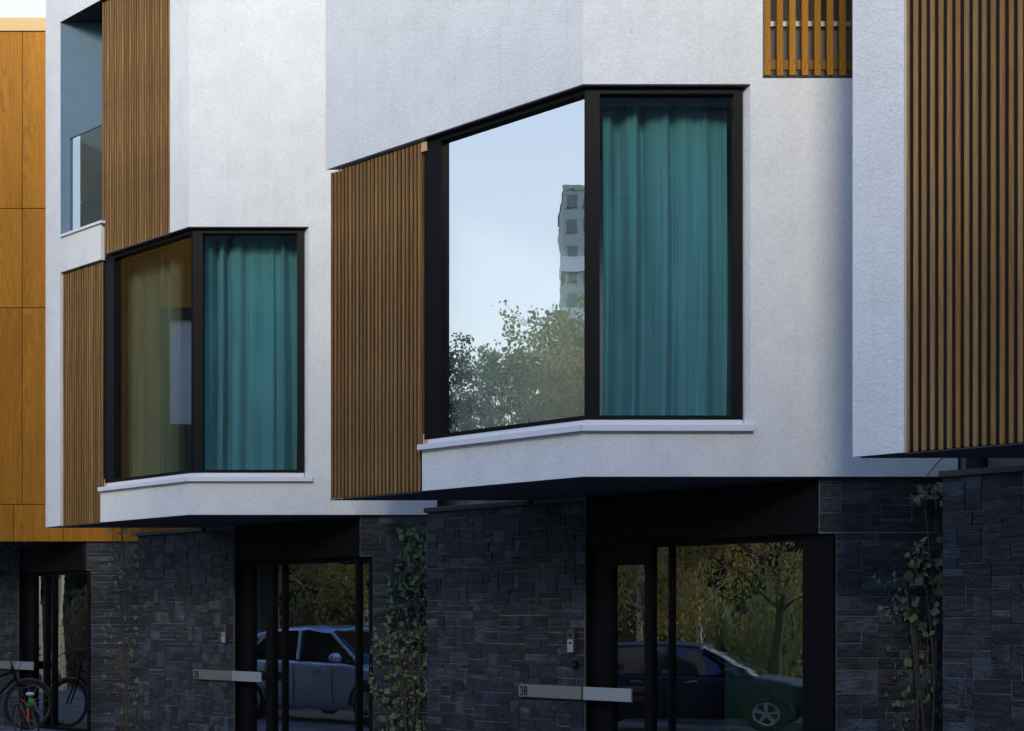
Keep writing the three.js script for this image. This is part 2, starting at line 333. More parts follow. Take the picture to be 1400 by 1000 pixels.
// ------------------------------------------------------------------ ground storey shared by the houses
function groundStorey(h, H, spec) {
  const { c, Dc, Xc } = H, o = [Xc, Dc];
  const cp = c + 1.98, ch = c + 2.00, cd = c + 2.12, Db = Dc + 0.07;
  const pl = onA(cp, spec.pierL), pr = onA(cp, spec.pierR);
  const bl = onB(Db, spec.stoneL), dr = onB(Db, spec.doorR), br = spec.stoneEnd;
  const inward = ([X, D], s) => [X + s / S2, D + s / S2];
  // stone pier along the street
  const pier = faceGroup('stone_pier', h, o, pl, TURN_A);
  const L = (pl[1] - pr[1]) * S2;
  mesh('mortar_bed', box(0, L, 0, 2.70, -0.7, 0.006), M.mortar, pier);
  layStones(pier, 0.0, L, spec.low ?? 0.0, 2.70, 'mixed');
  mesh('pier_head', box(0.01, L - 0.002, 2.70, Y.soffit - 0.012, -0.7, -0.01), M.mortar, pier);
  // flashing along the pier's exposed top
  const capEnd = Math.min(L, (pl[1] - (Dc + H.len)) * S2);
  mesh('cap_flashing', box(-0.02, capEnd, 2.70, 2.748, -0.75, 0.045, 0.004), M.flash, pier);
  // pier's flank at the entrance
  const e = faceGroup('entrance_jamb', h, o, pr, TURN_A);
  mesh('jamb_lining', box(0, 0.02, 0, 2.30, -0.12, -0.006), M.black, e);
  // header over the entrance
  const hl = inward(pr, (ch - cp) / S2), hr = [bl, Db];
  mesh('entrance_header', prism([hl, [ch - Db, Db], [ch - Db + 0.5, Db + 0.05], inward(hl, 0.5)], 2.302, Y.soffit - 0.012, o), M.black, h);
  // stone wall facing the camera
  const sw = faceGroup('stone_wall', h, o, [bl, Db], 0);
  mesh('mortar_bed', merge([box(dr - bl, br - bl, 0, 2.30, -0.24, 0.006), box(0, br - bl, 2.30, Y.soffit - 0.014, -0.24, 0.006)]), M.mortar, sw);
  layStones(sw, dr - bl, br - bl, spec.low ?? 0.0, 2.31, 'long');
  layStones(sw, 0, br - bl, 2.31, Y.soffit - 0.016, 'long');
  // glazing
  const gl = inward(pr, (cd - cp) / S2), gr = [cd - Db - 0.004, Db + 0.004];
  const glz = faceGroup('entrance_glazing', h, o, gl, TURN_A);
  const gw = (gl[1] - gr[1]) * S2, top = 2.30;
  const at = x => { const p = onA(cd, x); return (gl[1] - p[1]) * S2; };
  const posts = spec.posts.map(([a, b]) => [Math.max(0, at(a)), Math.min(gw, at(b))]);
  for (const [a, b] of posts) mesh('frame_post', box(a, b, 0, top, -0.06, 0.03, 0.003), M.black, glz);
  mesh('frame_rail', box(0, gw, top - 0.05, top, -0.05, 0.02), M.black, glz);
  mesh('threshold', box(0, gw, 0, 0.05, -0.06, 0.03), M.black, glz);
  for (let i = 0; i < posts.length - 1; i++) {
    const a = posts[i][1], b = posts[i + 1][0]; if (b - a < 0.02) continue;
    const p = mesh('pane', flat([a, 0.05, -0.015, b, 0.05, -0.015, b, top - 0.05, -0.015, a, top - 0.05, -0.015], [a, 0, b, 0, b, top, a, top], [0, 1, 2, 0, 2, 3]), M.glassG, glz);
    if (spec.doorPane === i) { mesh('door_rail', box(a, b, top - 0.20, top - 0.05, -0.05, 0.025, 0.003), M.black, glz); }
  }
  // the hall behind the glass
  const hb = sub('hall', h), g0 = inward(gl, 0.08), g1 = [gr[0] + 0.10, Db + 0.27], g2 = [gr[0] + 2.6, Db + 0.27], g3 = inward(gl, 2.6);
  const thick = (p, q, t) => { const dx = q[0] - p[0], dd = q[1] - p[1], l = Math.hypot(dx, dd); return [p, q, [q[0] - dd / l * t, q[1] + dx / l * t], [p[0] - dd / l * t, p[1] + dx / l * t]]; };
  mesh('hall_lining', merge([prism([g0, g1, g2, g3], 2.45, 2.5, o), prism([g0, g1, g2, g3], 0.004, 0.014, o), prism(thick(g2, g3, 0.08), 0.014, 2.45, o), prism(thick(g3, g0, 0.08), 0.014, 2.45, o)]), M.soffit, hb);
  return { cp, cd, pl, pr, gl, Db, at };
}
// number bar, intercom
const font = await new FontLoader().loadAsync('fonts/droid/droid_sans_bold.typeface.json');
function numberBar(label, text, cp, x0, x1, x2) {
  const p = onA(cp, x0), len = (p[1] - onA(cp, x1)[1]) * S2, all = (p[1] - onA(cp, x2)[1]) * S2;
  const t = thing('house_number_bar', label, 'number sign', [p[0], 0, p[1]], TURN_A, 'steel number bars at the entrances');
  mesh('wall_plate', box(0, len - 0.012, 0.862, 0.982, 0.034, 0.058, 0.003), M.steel, t);
  mesh('handle_plate', box(len + 0.012, all, 0.862, 0.982, 0.034, 0.058, 0.003), M.steelBright, t);  // lighter steel colour paints in the stronger light on the free end
  mesh('rear_rail', box(len - 0.2, all - 0.02, 0.905, 0.935, 0.012, 0.0335), M.darkSteel, t);
  if (text) {
    const g = new TextGeometry(text, { font, size: 0.093, depth: 0.004, curveSegments: 4 });
    g.scale(0.72, 1, 1);
    const m = mesh('lettering', g, M.ink, t); m.position.set(0.018, 0.876, 0.057);
  }
  return t;
}
function intercom(label, cp, x, yTop, yBot) {
  const p = onA(cp, x), y1 = yAt(yTop, p[1]), y0 = yAt(yBot, p[1]);
  const t = thing('intercom', label, 'intercom', [p[0], 0, p[1]], TURN_A, 'intercoms beside the entrances');
  mesh('casing', box(-0.045, 0.045, y0 - 0.01, y1 + 0.01, 0.02, 0.065, 0.006), M.darkSteel, t);
  mesh('face_plate', box(-0.034, 0.034, y0, y0 + (y1 - y0) * 0.58, 0.064, 0.069, 0.002), M.steelBright, t);
  mesh('camera_eye', new THREE.CylinderGeometry(0.014, 0.016, 0.012, 16).rotateX(Math.PI / 2).translate(0, y1 - 0.045, 0.069), M.ink, t);
  mesh('call_button', new THREE.CylinderGeometry(0.011, 0.012, 0.008, 16).rotateX(Math.PI / 2).translate(0.006, y0 + (y1 - y0) * 0.42, 0.072), M.ink, t);
  return t;
}
// prisms for stucco walls of a bay
const bayWall = (H, Da, Xb, y0, y1, o) => prism([[H.c - Da, Da], [H.Xc, H.Dc], [Xb, H.Dc], [Xb, H.Dc + T], [H.c + T * S2 - H.Dc - T, H.Dc + T], [H.c + T * S2 - Da, Da]], y0, y1, o);
const aWall = (H, p, q, y0, y1, o, t = T) => prism([p, q, [q[0] + t / S2, q[1] + t / S2], [p[0] + t / S2, p[1] + t / S2]], y0, y1, o);

// corner window: px columns on the street face and on the camera-facing face
function cornerWindow(h, H, s, paneA) {
  const { c, Dc, Xc } = H, o = [Xc, Dc];
  const w = sub('corner_window', h);
  const cf = c + 0.07, cg = c + 0.14, ci = c + 0.24, Df = Dc + 0.05, Dg = Dc + 0.10, Di = Dc + 0.17;
  const f0 = onA(cf, s.a0), jb = onB(Dc, s.b3), je = onB(Df + 0.03, s.b2);
  const A1 = onA(cf, s.a1), Ag = onA(cg, s.a1), A2 = onA(cf, s.a2), B1 = onB(Df, s.b0), B2 = onB(Df, s.b1);
  const cut = (p, t) => [p[0] + t / S2, p[1] + t / S2];
  mesh('frame_jamb', prism([f0, A1, cut(A1, 0.12), cut(f0, 0.12)], Y.frame0, Y.head - 0.012, o), M.black, w);
  mesh('corner_post', prism([A2, [cf - Df, Df], [B1, Df], [B1, Di], [ci - Di, Di], cut(A2, 0.12)], Y.frame0, Y.head - 0.012, o), M.black, w);
  mesh('frame_jamb', prism([[B2, Df], [je, Df], [je, Di], [B2, Di]], Y.frame0, Y.head - 0.012, o), M.black, w);
  for (const [y0, y1] of [[Y.frame0 + 0.001, Y.glass0], [Y.glass1, Y.head - 0.013]]) {
    mesh('frame_rail', prism([A1, A2, cut(A2, 0.11), cut(A1, 0.11)], y0, y1, o), M.black, w);
    mesh('frame_rail', prism([[B1, Df], [B2, Df], [B2, Di - 0.01], [B1, Di - 0.01]], y0, y1, o), M.black, w);
  }
  const A2g = onA(cg, s.a2);
  const quad = (p, q, y0, y1) => { const L = Math.hypot(q[0] - p[0], q[1] - p[1]); return flat([p[0] - Xc, y0, -(p[1] - Dc), q[0] - Xc, y0, -(q[1] - Dc), q[0] - Xc, y1, -(q[1] - Dc), p[0] - Xc, y1, -(p[1] - Dc)], [0, y0, L, y0, L, y1, 0, y1], [0, 1, 2, 0, 2, 3]); };
  mesh('pane', quad(Ag, A2g, Y.glass0 - 0.01, Y.glass1 + 0.01), paneA, w);
  mesh('pane', quad([B1 - 0.005, Dg], [B2 + 0.005, Dg], Y.glass0 - 0.01, Y.glass1 + 0.01), M.glassB, w);
  // upstand and sill
  const up0 = onA(c + 0.08, s.a0 + 2);
  mesh('sill_upstand', prism([up0, [c + 0.08 - Dc - 0.055, Dc + 0.055], [je - 0.002, Dc + 0.055], [je - 0.002, Dc + 0.3], [c + 0.5 - Dc - 0.3, Dc + 0.3], cut(up0, 0.28)], Y.sill1 - 0.002, Y.frame0 - 0.002, o), M.sill, w);
  const sl = onA(c - 0.06, s.sl), cs = c - 0.062, Ds = Dc - 0.044;
  const mid = t => { const p = [cs - Ds, Ds]; return [sl[0] + (p[0] - sl[0]) * t, sl[1] + (p[1] - sl[1]) * t]; };
  const sr = onB(Ds, s.sr), joinB = [cs - Ds + 0.03, Ds];
  const seg = (p, q, x = 0.11) => prism([p, q, cut(q, x), cut(p, x)], Y.sill0, Y.sill1, o);
  const tA = s.joint ?? 0.5, g0 = 0.003;
  const pA = mid(tA - g0), pB = mid(tA + g0), pE = mid(0.995);
  mesh('sill', seg(sl, pA), M.sill, w);
  mesh('sill', seg(pB, pE), M.sill, w);
  mesh('sill', prism([[cs - Ds + 0.004, Ds], [sr, Ds], [sr, Dc + 0.06], [cs - Ds + 0.05, Dc + 0.06]], Y.sill0, Y.sill1, o), M.sill, w);
  mesh('head_flashing', prism([onA(c + 0.004, s.a0), [c + 0.004 - Dc - 0.003, Dc + 0.003], [jb - 0.004, Dc + 0.003], [je, Dc + 0.16], [c + 0.3 - Dc - 0.16, Dc + 0.16], cut(onA(c + 0.004, s.a0), 0.2)], Y.head - 0.011, Y.head - 0.001, o), M.soffit, w);
  return { jb, je, Df };
}
function closeBay(h, H, o, endX, Yroof = Y.roof) {   // floor, ceiling, rear wall, return wall, roof
  const { c, Dc, Xc, len } = H, Da = Dc + len, cm = c + 3.03;
  const ins = 0.02;
  const poly = (i, ext) => [[c + i * S2 - Da + i, Da - i], [c + i * S2 - Dc - i, Dc + i], [Xc + ext, Dc + i], [c - Da + ext, Da - i]];
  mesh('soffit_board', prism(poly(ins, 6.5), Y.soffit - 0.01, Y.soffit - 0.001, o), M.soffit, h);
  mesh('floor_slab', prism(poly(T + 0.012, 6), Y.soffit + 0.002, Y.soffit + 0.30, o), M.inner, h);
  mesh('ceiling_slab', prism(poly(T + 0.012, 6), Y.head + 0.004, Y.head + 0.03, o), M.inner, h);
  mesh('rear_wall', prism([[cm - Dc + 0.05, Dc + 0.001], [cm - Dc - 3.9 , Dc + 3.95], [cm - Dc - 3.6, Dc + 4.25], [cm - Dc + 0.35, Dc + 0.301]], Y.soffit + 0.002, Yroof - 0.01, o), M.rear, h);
  const Xa = c - Da;
  const ri = H.retIn ?? 0.12;
  mesh('return_wall', prism([[Xa + ri + 0.22, Da - 0.22], [cm - Da, Da - 0.22], [cm - Da, Da - 0.002], [Xa + ri, Da - 0.002]], Y.soffit + 0.003, Yroof - 0.012, o), M.stucco, h);
  mesh('roof', prism([[c - Da - 0.03, Da + 0.02], [c - Dc - 0.03, Dc - 0.03], [Xc + 3.05, Dc - 0.03], [Xc + 7, Dc - 0.03], [Xc + 7, Da + 2.2], [cm - Da - 2.2, Da + 2.2], [cm - Da, Da + 0.02]], Yroof, Yroof + 0.12, o), M.flash, h);
}

// ================================================================== house with the large mirrored corner window (M)
const HM = { Xc: onB(12.35, 797), Dc: 12.35 }; HM.c = HM.Xc + HM.Dc; HM.len = onA(HM.c, 445)[1] - HM.Dc;
let GM;
{
  const H = HM, { c, Dc, Xc } = H, o = [Xc, Dc], Bend = onB(Dc, 1310), Da = Dc + H.len;
  const h = thing('terraced_house', 'white rendered terraced house with sky mirrored in its corner window and entrance marked 3R', 'house', [Xc, 0, Dc], 0, 'terraced houses');
  const lou = onB(Dc, 1043), yl = yAt(107, Dc);
  const jb = onB(Dc, 1026), ji = onB(Dc + 0.08, 1015);
  const fl = onA(c, 577);
  const wall = merge([
    bayWall(H, Da, lou, Y.head, Y.roof, o),
    prism([[lou, Dc], [Bend, Dc], [Bend, Dc + T], [lou, Dc + T]], Y.head, yl, o),
    prism([[lou, Dc], [Bend, Dc], [Bend, Dc + T], [lou, Dc + T]], 8.7, Y.roof, o),
    prism([[jb, Dc], [Bend, Dc], [Bend, Dc + T], [ji, Dc + T], [ji, Dc + 0.08]], Y.sill0, Y.head, o),
    prism([fl, [Xc, Dc], [Bend, Dc], [Bend, Dc + T], [c + T * S2 - Dc - T, Dc + T], [fl[0] + T / S2, fl[1] + T / S2]], Y.soffit, Y.sill0, o),
  ]);
  mesh('rendered_wall', wall, M.stucco, h);
  cornerWindow(h, H, { a0: 580, a1: 603, a2: 799, b0: 820, b1: 1003, b2: 1015, b3: 1026, sl: 570, sr: 1031, joint: 0.53 }, M.glassA);
  H.retIn = 0.16;
  closeBay(h, H, o, Bend);
  const p0 = onA(c + 0.05, 452), p1 = onA(c + 0.05, 574);
  const n = 24, run = (p0[1] - p1[1]) * S2, pitch = (run - 0.029) / (n - 1);
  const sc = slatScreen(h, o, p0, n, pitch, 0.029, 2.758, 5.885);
  mesh('edge_board', box(run + 0.001, run + 0.012, Y.sill1, 5.88, -0.075, -0.004), M.slats[1], sc);
  mesh('shutter_block', box(run + 0.014, run + 0.085, 5.80, 5.885, -0.06, 0.0, 0.003), M.block, sc);
  mesh('shutter_block', box(run + 0.014, run + 0.085, Y.sill1 + 0.002, 3.27, -0.09, -0.02, 0.003), M.block, sc);
  // recessed balcony behind a golden timber louvre
  const lv = slatScreenOpen(h, o, Dc, lou, Bend, yl);
  GM = groundStorey(h, H, { pierL: 585, pierR: 800, stoneL: 1120, doorR: 1143, stoneEnd: 4.15, low: 0.2, doorPane: 0, posts: [[800, 839], [884, 893], [916.5, 919], [1100, 1146]] });
}
function slatScreenOpen(h, o, Dc, x0, x1, yl) {
  const g = sub('balcony_louvre', h);
  const geo = box(0, 0.053, yl + 0.028, 8.68, -0.05, 0, 0.003, 0.3, 0.2);
  const px0 = onB(Dc + 0.02, 1045) - o[0], pitch = 17.2 / F * (Dc + 0.02);
  for (let i = 0; px0 + i * pitch < x1 - o[0] - 0.06; i++) { const s = mesh('slat', geo, M.panels[i % 3], g); s.position.set(px0 + i * pitch, rr(-0.004, 0.004), -0.02); }
  const L = [x0, x1];
  mesh('louvre_sill', prism([[L[0] + 0.004, Dc + 0.012], [L[1], Dc + 0.012], [L[1], Dc + 1.4], [L[0] + 0.004, Dc + 1.4]], yl + 0.001, yl + 0.02, o), M.soffit, g);
  mesh('louvre_side', prism([[L[0] + 0.001, Dc + 0.004], [L[0] + 0.012, Dc + 0.004], [L[0] + 0.012, Dc + 1.4], [L[0] + 0.001, Dc + 1.4]], yl + 0.02, 8.7, o), M.flash, g);
  mesh('bottom_rail', prism([[L[0] + 0.02, Dc + 0.085], [L[1], Dc + 0.085], [L[1], Dc + 0.11], [L[0] + 0.02, Dc + 0.11]], yl + 0.10, yl + 0.18, o), M.slats[1], g);
  mesh('guard_rail', prism([[L[0] + 0.02, Dc + 0.30], [L[1], Dc + 0.30], [L[1], Dc + 0.34], [L[0] + 0.02, Dc + 0.34]], yAt(36, Dc + 0.3), yAt(29, Dc + 0.3), o), M.steel, g);
  mesh('guard_panel', prism([[L[0] + 0.02, Dc + 0.33], [L[1], Dc + 0.33], [L[1], Dc + 0.335], [L[0] + 0.02, Dc + 0.335]], yl + 0.03, yAt(40, Dc + 0.3), o), std(0.16, 0.155, 0.16, 0.6), g);
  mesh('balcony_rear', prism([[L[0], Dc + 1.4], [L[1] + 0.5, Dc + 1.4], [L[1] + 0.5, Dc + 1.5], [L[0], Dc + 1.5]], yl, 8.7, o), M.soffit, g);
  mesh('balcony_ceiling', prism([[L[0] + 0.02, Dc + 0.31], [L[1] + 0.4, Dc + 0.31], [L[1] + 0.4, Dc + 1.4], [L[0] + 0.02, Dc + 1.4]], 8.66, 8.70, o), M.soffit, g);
  return g;
}

// ================================================================== house with the balcony (L)
const HL = { Xc: onB(16.83, 257.5), Dc: 16.83 }; HL.c = HL.Xc + HL.Dc; HL.len = onA(HL.c, 62)[1] - HL.Dc;
let GL;
{
  const H = HL, { c, Dc, Xc } = H, o = [Xc, Dc], Bend = onB(Dc, 597), Da = Dc + H.len;
  const h = thing('terraced_house', 'white rendered terraced house with glass fronted recessed balcony between slat screens', 'house', [Xc, 0, Dc], 0, 'terraced houses');
  const jb = onB(Dc, 422), ji = onB(Dc + 0.08, 416);
  const a62 = [c - Da, Da], a82 = onA(c, 82), a138 = onA(c, 137.5), a232 = onA(c, 232), fl = onA(c, 137);
  const yb = 6.285;
  const wall = merge([
    prism([a62, a82, [a82[0] + T / S2, a82[1] + T / S2], [c + T * S2 - Da, Da]], Y.soffit, Y.roof, o),
    aWall(H, a82, a138, 5.86, yb, o, 0.2),
    aWall(H, a82, a138, 8.93, Y.roof, o),
    prism([a232, [Xc, Dc], [Bend, Dc], [Bend, Dc + T], [c + T * S2 - Dc - T, Dc + T], [a232[0] + T / S2, a232[1] + T / S2]], Y.head, Y.roof, o),
    prism([[jb, Dc], [Bend, Dc], [Bend, Dc + T], [ji, Dc + T], [ji, Dc + 0.08]], Y.sill0, Y.head, o),
    prism([fl, [Xc, Dc], [Bend, Dc], [Bend, Dc + T], [c + T * S2 - Dc - T, Dc + T], [fl[0] + T / S2, fl[1] + T / S2]], Y.soffit, Y.sill0, o),
  ]);
  mesh('rendered_wall', wall, M.stucco, h);
  cornerWindow(h, H, { a0: 143, a1: 155, a2: 262, b0: 277, b1: 406, b2: 416, b3: 422, sl: 133, sr: 427, joint: 0.55 }, M.glassA2);
  H.retIn = 0.32;
  closeBay(h, H, o, Bend);
  const p0 = onA(c + 0.05, 82.5), p1 = onA(c + 0.05, 139.5), q1 = onA(c + 0.05, 231.5);
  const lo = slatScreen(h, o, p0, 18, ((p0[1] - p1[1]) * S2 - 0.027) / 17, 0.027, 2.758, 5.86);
  const run = (p0[1] - p1[1]) * S2;
  mesh('shutter_block', box(run + 0.004, run + 0.075, 5.79, 5.875, -0.09, -0.03, 0.003), M.block, lo);
  mesh('shutter_block', box(run + 0.004, run + 0.075, Y.sill1 + 0.002, 3.27, -0.09, -0.02, 0.003), M.block, lo);
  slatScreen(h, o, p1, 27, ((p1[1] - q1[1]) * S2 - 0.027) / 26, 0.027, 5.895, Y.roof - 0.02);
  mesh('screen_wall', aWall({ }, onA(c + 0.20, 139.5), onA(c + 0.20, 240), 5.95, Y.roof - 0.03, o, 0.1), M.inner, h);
  // recessed balcony
  const lg = sub('recessed_balcony', h);
  mesh('side_wall', prism([[a82[0] + 0.005, a82[1] + 0.001], [a82[0] + 2.6, a82[1] + 0.001], [a82[0] + 2.6, a82[1] + 0.2], [a82[0] + 0.21, a82[1] + 0.205]], yb - 0.1, 9.0, o), M.balconyShadeBlue, lg);
  mesh('balcony_floor', aWall({}, [a82[0] + 0.15, a82[1] + 0.13], [a138[0] + 1.0, a138[1] - 0.9], 6.0, yb - 0.06, o, 1.6), M.paving, lg);
  mesh('balcony_ceiling', aWall({}, [a82[0] + 0.003, a82[1] + 0.0], [a138[0] + 0.603, a138[1] - 0.6], 8.925, 8.95, o, 1.9), M.soffit, lg);
  mesh('balcony_rear', aWall({}, [a82[0] + 1.3, a82[1] + 1.3], [a138[0] + 2.0, a138[1] + 0.6], 6.0, 8.95, o, 0.1), M.stucco, lg);
  mesh('parapet_coping', aWall({}, onA(c - 0.03, 81.6), onA(c - 0.03, 138), yb, yb + 0.03, o, 0.24), M.sill, lg);
  const r0 = [c + 0.121 - a82[1] + 0.002, a82[1] - 0.002], r1 = onA(c + 0.121, 139);
  mesh('glass_balustrade', flat([r0[0] - Xc, yb + 0.03, -(r0[1] - Dc), r1[0] - Xc, yb + 0.03, -(r1[1] - Dc), r1[0] - Xc, 7.49, -(r1[1] - Dc), r0[0] - Xc, 7.49, -(r0[1] - Dc)], [0, 0, 1, 0, 1, 1, 0, 1], [0, 1, 2, 0, 2, 3]), M.glassRail, lg);
  mesh('balustrade_edge', aWall({}, [r0[0] - 0.004, r0[1] - 0.004], [r1[0] - 0.004, r1[1] - 0.004], 7.49, 7.503, o, 0.012), M.darkSteel, lg);
  GL = groundStorey(h, H, { pierL: 189.5, pierR: 320, stoneL: 492, doorR: 510, stoneEnd: 0.3, low: 0.0, doorPane: 9, posts: [[318, 346], [366, 375], [387.5, 389.5], [488, 491], [507, 512]] });
}

// ================================================================== house with the tall slat screen (R)
const HR = { c: 13.27 }; HR.len = 2.33; { const e = onA(HR.c, 1166); HR.Dc = e[1] - HR.len; HR.Xc = HR.c - HR.Dc; }
let GR;
{
  const H = HR, { c, Dc, Xc } = H, o = [Xc, Dc], Da = Dc + H.len, Bend = Xc + 3.0;
  const h = thing('terraced_house', 'white rendered terraced house with tall brown slat screen above a slate pier', 'house', [Xc, 0, Dc], 0, 'terraced houses');
  const s0 = [c - Da, Da], s1 = onA(c, 1236);
  mesh('rendered_wall', merge([
    prism([s0, s1, [s1[0] + T / S2, s1[1] + T / S2], [c + T * S2 - Da, Da]], Y.soffit, Y.roof, o),
    prism([[Xc - 0.25, Dc + 0.25], [Xc, Dc], [Bend, Dc], [Bend, Dc + T], [c + T * S2 - Dc - T, Dc + T], [Xc - 0.25 + T / S2, Dc + 0.25 + T / S2]], Y.soffit, Y.roof, o),
  ]), M.stucco, h);
  H.retIn = 0.32;
  closeBay(h, H, o, Bend);
  const p0 = onA(c + 0.05, 1237.5), end = [Xc - 0.25 + 0.05, Dc + 0.25];
  const pitch = 0.0637, n = Math.floor((p0[1] - end[1]) * S2 / pitch);
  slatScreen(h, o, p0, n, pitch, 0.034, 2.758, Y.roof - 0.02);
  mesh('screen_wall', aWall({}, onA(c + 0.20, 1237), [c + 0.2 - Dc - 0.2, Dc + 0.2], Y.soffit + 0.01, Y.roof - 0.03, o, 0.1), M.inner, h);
  GR = (() => {   // only the pier of its ground storey comes into view
    const cp = c + 1.93, pl = onA(cp, 1290), L = 3.2, pier = faceGroup('stone_pier', h, o, pl, TURN_A);
    mesh('mortar_bed', box(0, L, 0, 2.70, -0.7, 0.006), M.mortar, pier);
    layStones(pier, 0, 1.05, 0.55, 2.70, 'mixed');
    mesh('cap_flashing', box(-0.02, 1.6, 2.70, 2.748, -0.75, 0.045, 0.004), M.flash, pier);
    return { cp };
  })();
}

// ================================================================== timber clad end house (W)
const HW = { Dc: 21.6, c: 13.61, len: 2.3 }; HW.Xc = HW.c - HW.Dc;
let GW;
function panelFace(part, cols, rows) {   // veneer panels in a face group; cols, rows: joint positions
  for (let i = 0; i < cols.length - 1; i++) for (let j = 0; j < rows.length - 1; j++) {
    const m = mesh('panel', box(cols[i] + 0.004, cols[i + 1] - 0.004, rows[j] + 0.005, rows[j + 1] - 0.005, -0.012, 0, 0.0015, Math.floor(rnd() * 6) * 0.35, rnd() * 4), M.panels[Math.floor(rnd() * 3)], part);
    m.userData = {};
  }
}
{
  const H = HW, { c, Dc, Xc } = H, o = [Xc, Dc], Bend = Xc + 3.6;
  const h = thing('timber_clad_house', 'end house clad in golden veneer panels beside the white balcony house', 'house', [Xc, 0, Dc]);
  const f = faceGroup('panel_facade', h, o, [0, Dc], 0);
  const yy = [690, 421, 285, 43].map(y => yAt(y, Dc)), y0 = yAt(741, Dc);
  const at = x => onB(Dc, x);
  panelFace(f, [Xc, at(-50) - 0.2, at(-40) + 0.0, at(30), at(30) + 0.72, at(30) + 1.44, Bend].sort((a, b) => a - b), yy);
  panelFace(f, [Xc, at(-50), at(18), at(86), at(86) + 0.7, Bend], [y0, yy[0]]);
  mesh('carcass', prism([[Xc - 0.0, Dc + 0.014], [Bend, Dc + 0.014], [Bend, Dc + 6], [Xc - 3, Dc + 6], [Xc - 3, Dc + 3]], y0, yy[3] + 0.1, o), M.panelBack, h);
  mesh('roof_fascia', prism([[Xc - 0.03, Dc - 0.02], [Bend, Dc - 0.02], [Bend, Dc + 6], [Xc - 3, Dc + 6], [Xc - 3, Dc + 3]], yy[3] + 0.004, yAt(24.5, Dc), o), M.panelCap, h);
  const keep = { ...H };
  GW = groundStorey(h, keep, { pierL: -160, pierR: 25, stoneL: 118, doorR: 124, stoneEnd: -3.2, low: 0.0, doorPane: 9, posts: [[24, 48], [61, 64.5], [72.5, 74.5], [121, 125]] });
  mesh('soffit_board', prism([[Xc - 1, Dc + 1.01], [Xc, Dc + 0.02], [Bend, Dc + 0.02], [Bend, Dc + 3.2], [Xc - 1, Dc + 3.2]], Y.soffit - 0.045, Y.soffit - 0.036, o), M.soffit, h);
}

// ------------------------------------------------------------------ curtains inside the windows
{
  const D = HM.Dc + 0.34;
  curtain('curtain', 'teal curtain hanging in gathered folds behind the pane beside the large sky reflection', 0, onB(D, 994) - onB(D, 824), 3.262, 5.87, 5, 0.07, M.curtain, [onB(D, 824), D], 0, 1);
  const E = HL.Dc + 0.34;
  curtain('curtain', 'teal curtain filling the camera-facing pane of the balcony house', 0, onB(E, 406) - onB(E, 279), 3.27, 5.87, 6, 0.07, M.curtain, [onB(E, 279), E], 0, 2);
  const p = onA(HL.c + 0.5, 166), q = onA(HL.c + 0.5, 250);
  curtain('curtain', 'tan curtain behind the pane that mirrors golden veneer panels', 0, (p[1] - q[1]) * S2, 3.27, 5.87, 5, 0.06, M.curtainOlive, p, TURN_A, 3);
  const g = onA(GM.cd + 0.5, 990), g2 = onA(GM.cd + 0.5, 1100);
  curtain('curtain', 'dark green curtain behind the entrance glazing marked 3R', 0, (g[1] - g2[1]) * S2, 0.03, 2.26, 6, 0.03, M.curtainDark, g, TURN_A, 4);
}
// ------------------------------------------------------------------ entrance fittings
numberBar('steel number bar reading 3R on the dark slate pier', '3R', GM.cp, 714.5, 801.5, 868);
numberBar('steel number bar with a 2 beside the entrance under the balcony house', '2R', GL.cp, 269, 321, 361);
numberBar('steel bar with bright end beside the birch trunks mirrored in the entrance', '', GW.cp, -60, 24.5, 49);
intercom('intercom with silver plate on the slate pier above the 3R bar', GM.cp, 786, 862, 892);
intercom('intercom with silver plate on the slate pier under the balcony house', GL.cp, 311, 855, 879);
{
  const p = onA(GM.cp, 789.5), t = thing('key_box', 'small black box on the slate pier just below the silver intercom', 'key box', [p[0], 0, p[1]], TURN_A);
  mesh('casing', box(-0.03, 0.03, yAt(914, p[1]), yAt(904, p[1]), 0.02, 0.055, 0.006), M.black, t);
  mesh('dial', new THREE.CylinderGeometry(0.012, 0.012, 0.012, 12).rotateX(Math.PI / 2).translate(0.008, yAt(909, p[1]), 0.058), M.darkSteel, t);
  const c = tag(mesh(numbered('loose_cable'), tube([[onB(12.3, 1269), yAt(651, 12.3), -12.33], [onB(12.3, 1279), yAt(637, 12.3), -12.31], [onB(12.2, 1291), yAt(622, 12.2), -12.1]], 0.004, 12, 5), M.black, scene), 'thin dark cable running down the white band above the slate wall', 'cable');
}
// ------------------------------------------------------------------ leaves
function leafCloud(n, place, size, aspect = 0.7) {   // n leaf-shaped faces, place() -> [x, y, z]
  const P = [], U = [], q = new THREE.Quaternion(), e = new THREE.Euler(), v = new THREE.Vector3();
  for (let i = 0; i < n; i++) {
    const c = place(i), s = size * rr(0.6, 1.35);
    e.set(rr(-1.3, 1.3), rr(0, 6.28), rr(-1.3, 1.3)); q.setFromEuler(e);
    const pts = [[0, -0.5, 0], [0.5 * aspect, 0, 0.08], [0, 0.5, 0], [-0.5 * aspect, 0, 0.08]].map(p => { v.set(...p).multiplyScalar(s).applyQuaternion(q); return [v.x + c[0], v.y + c[1], v.z + c[2]]; });
    for (const k of [0, 1, 2, 0, 2, 3]) { P.push(...pts[k]); U.push(0, 0); }
  }
  return flat(P, U);
}
const leafTones = { green: leafMat(0.20, 0.26, 0.10), olive: leafMat(0.32, 0.30, 0.09), yellow: leafMat(0.42, 0.29, 0.04), rust: leafMat(0.22, 0.09, 0.02), dark: leafMat(0.05, 0.065, 0.03), brown: leafMat(0.16, 0.11, 0.05) };
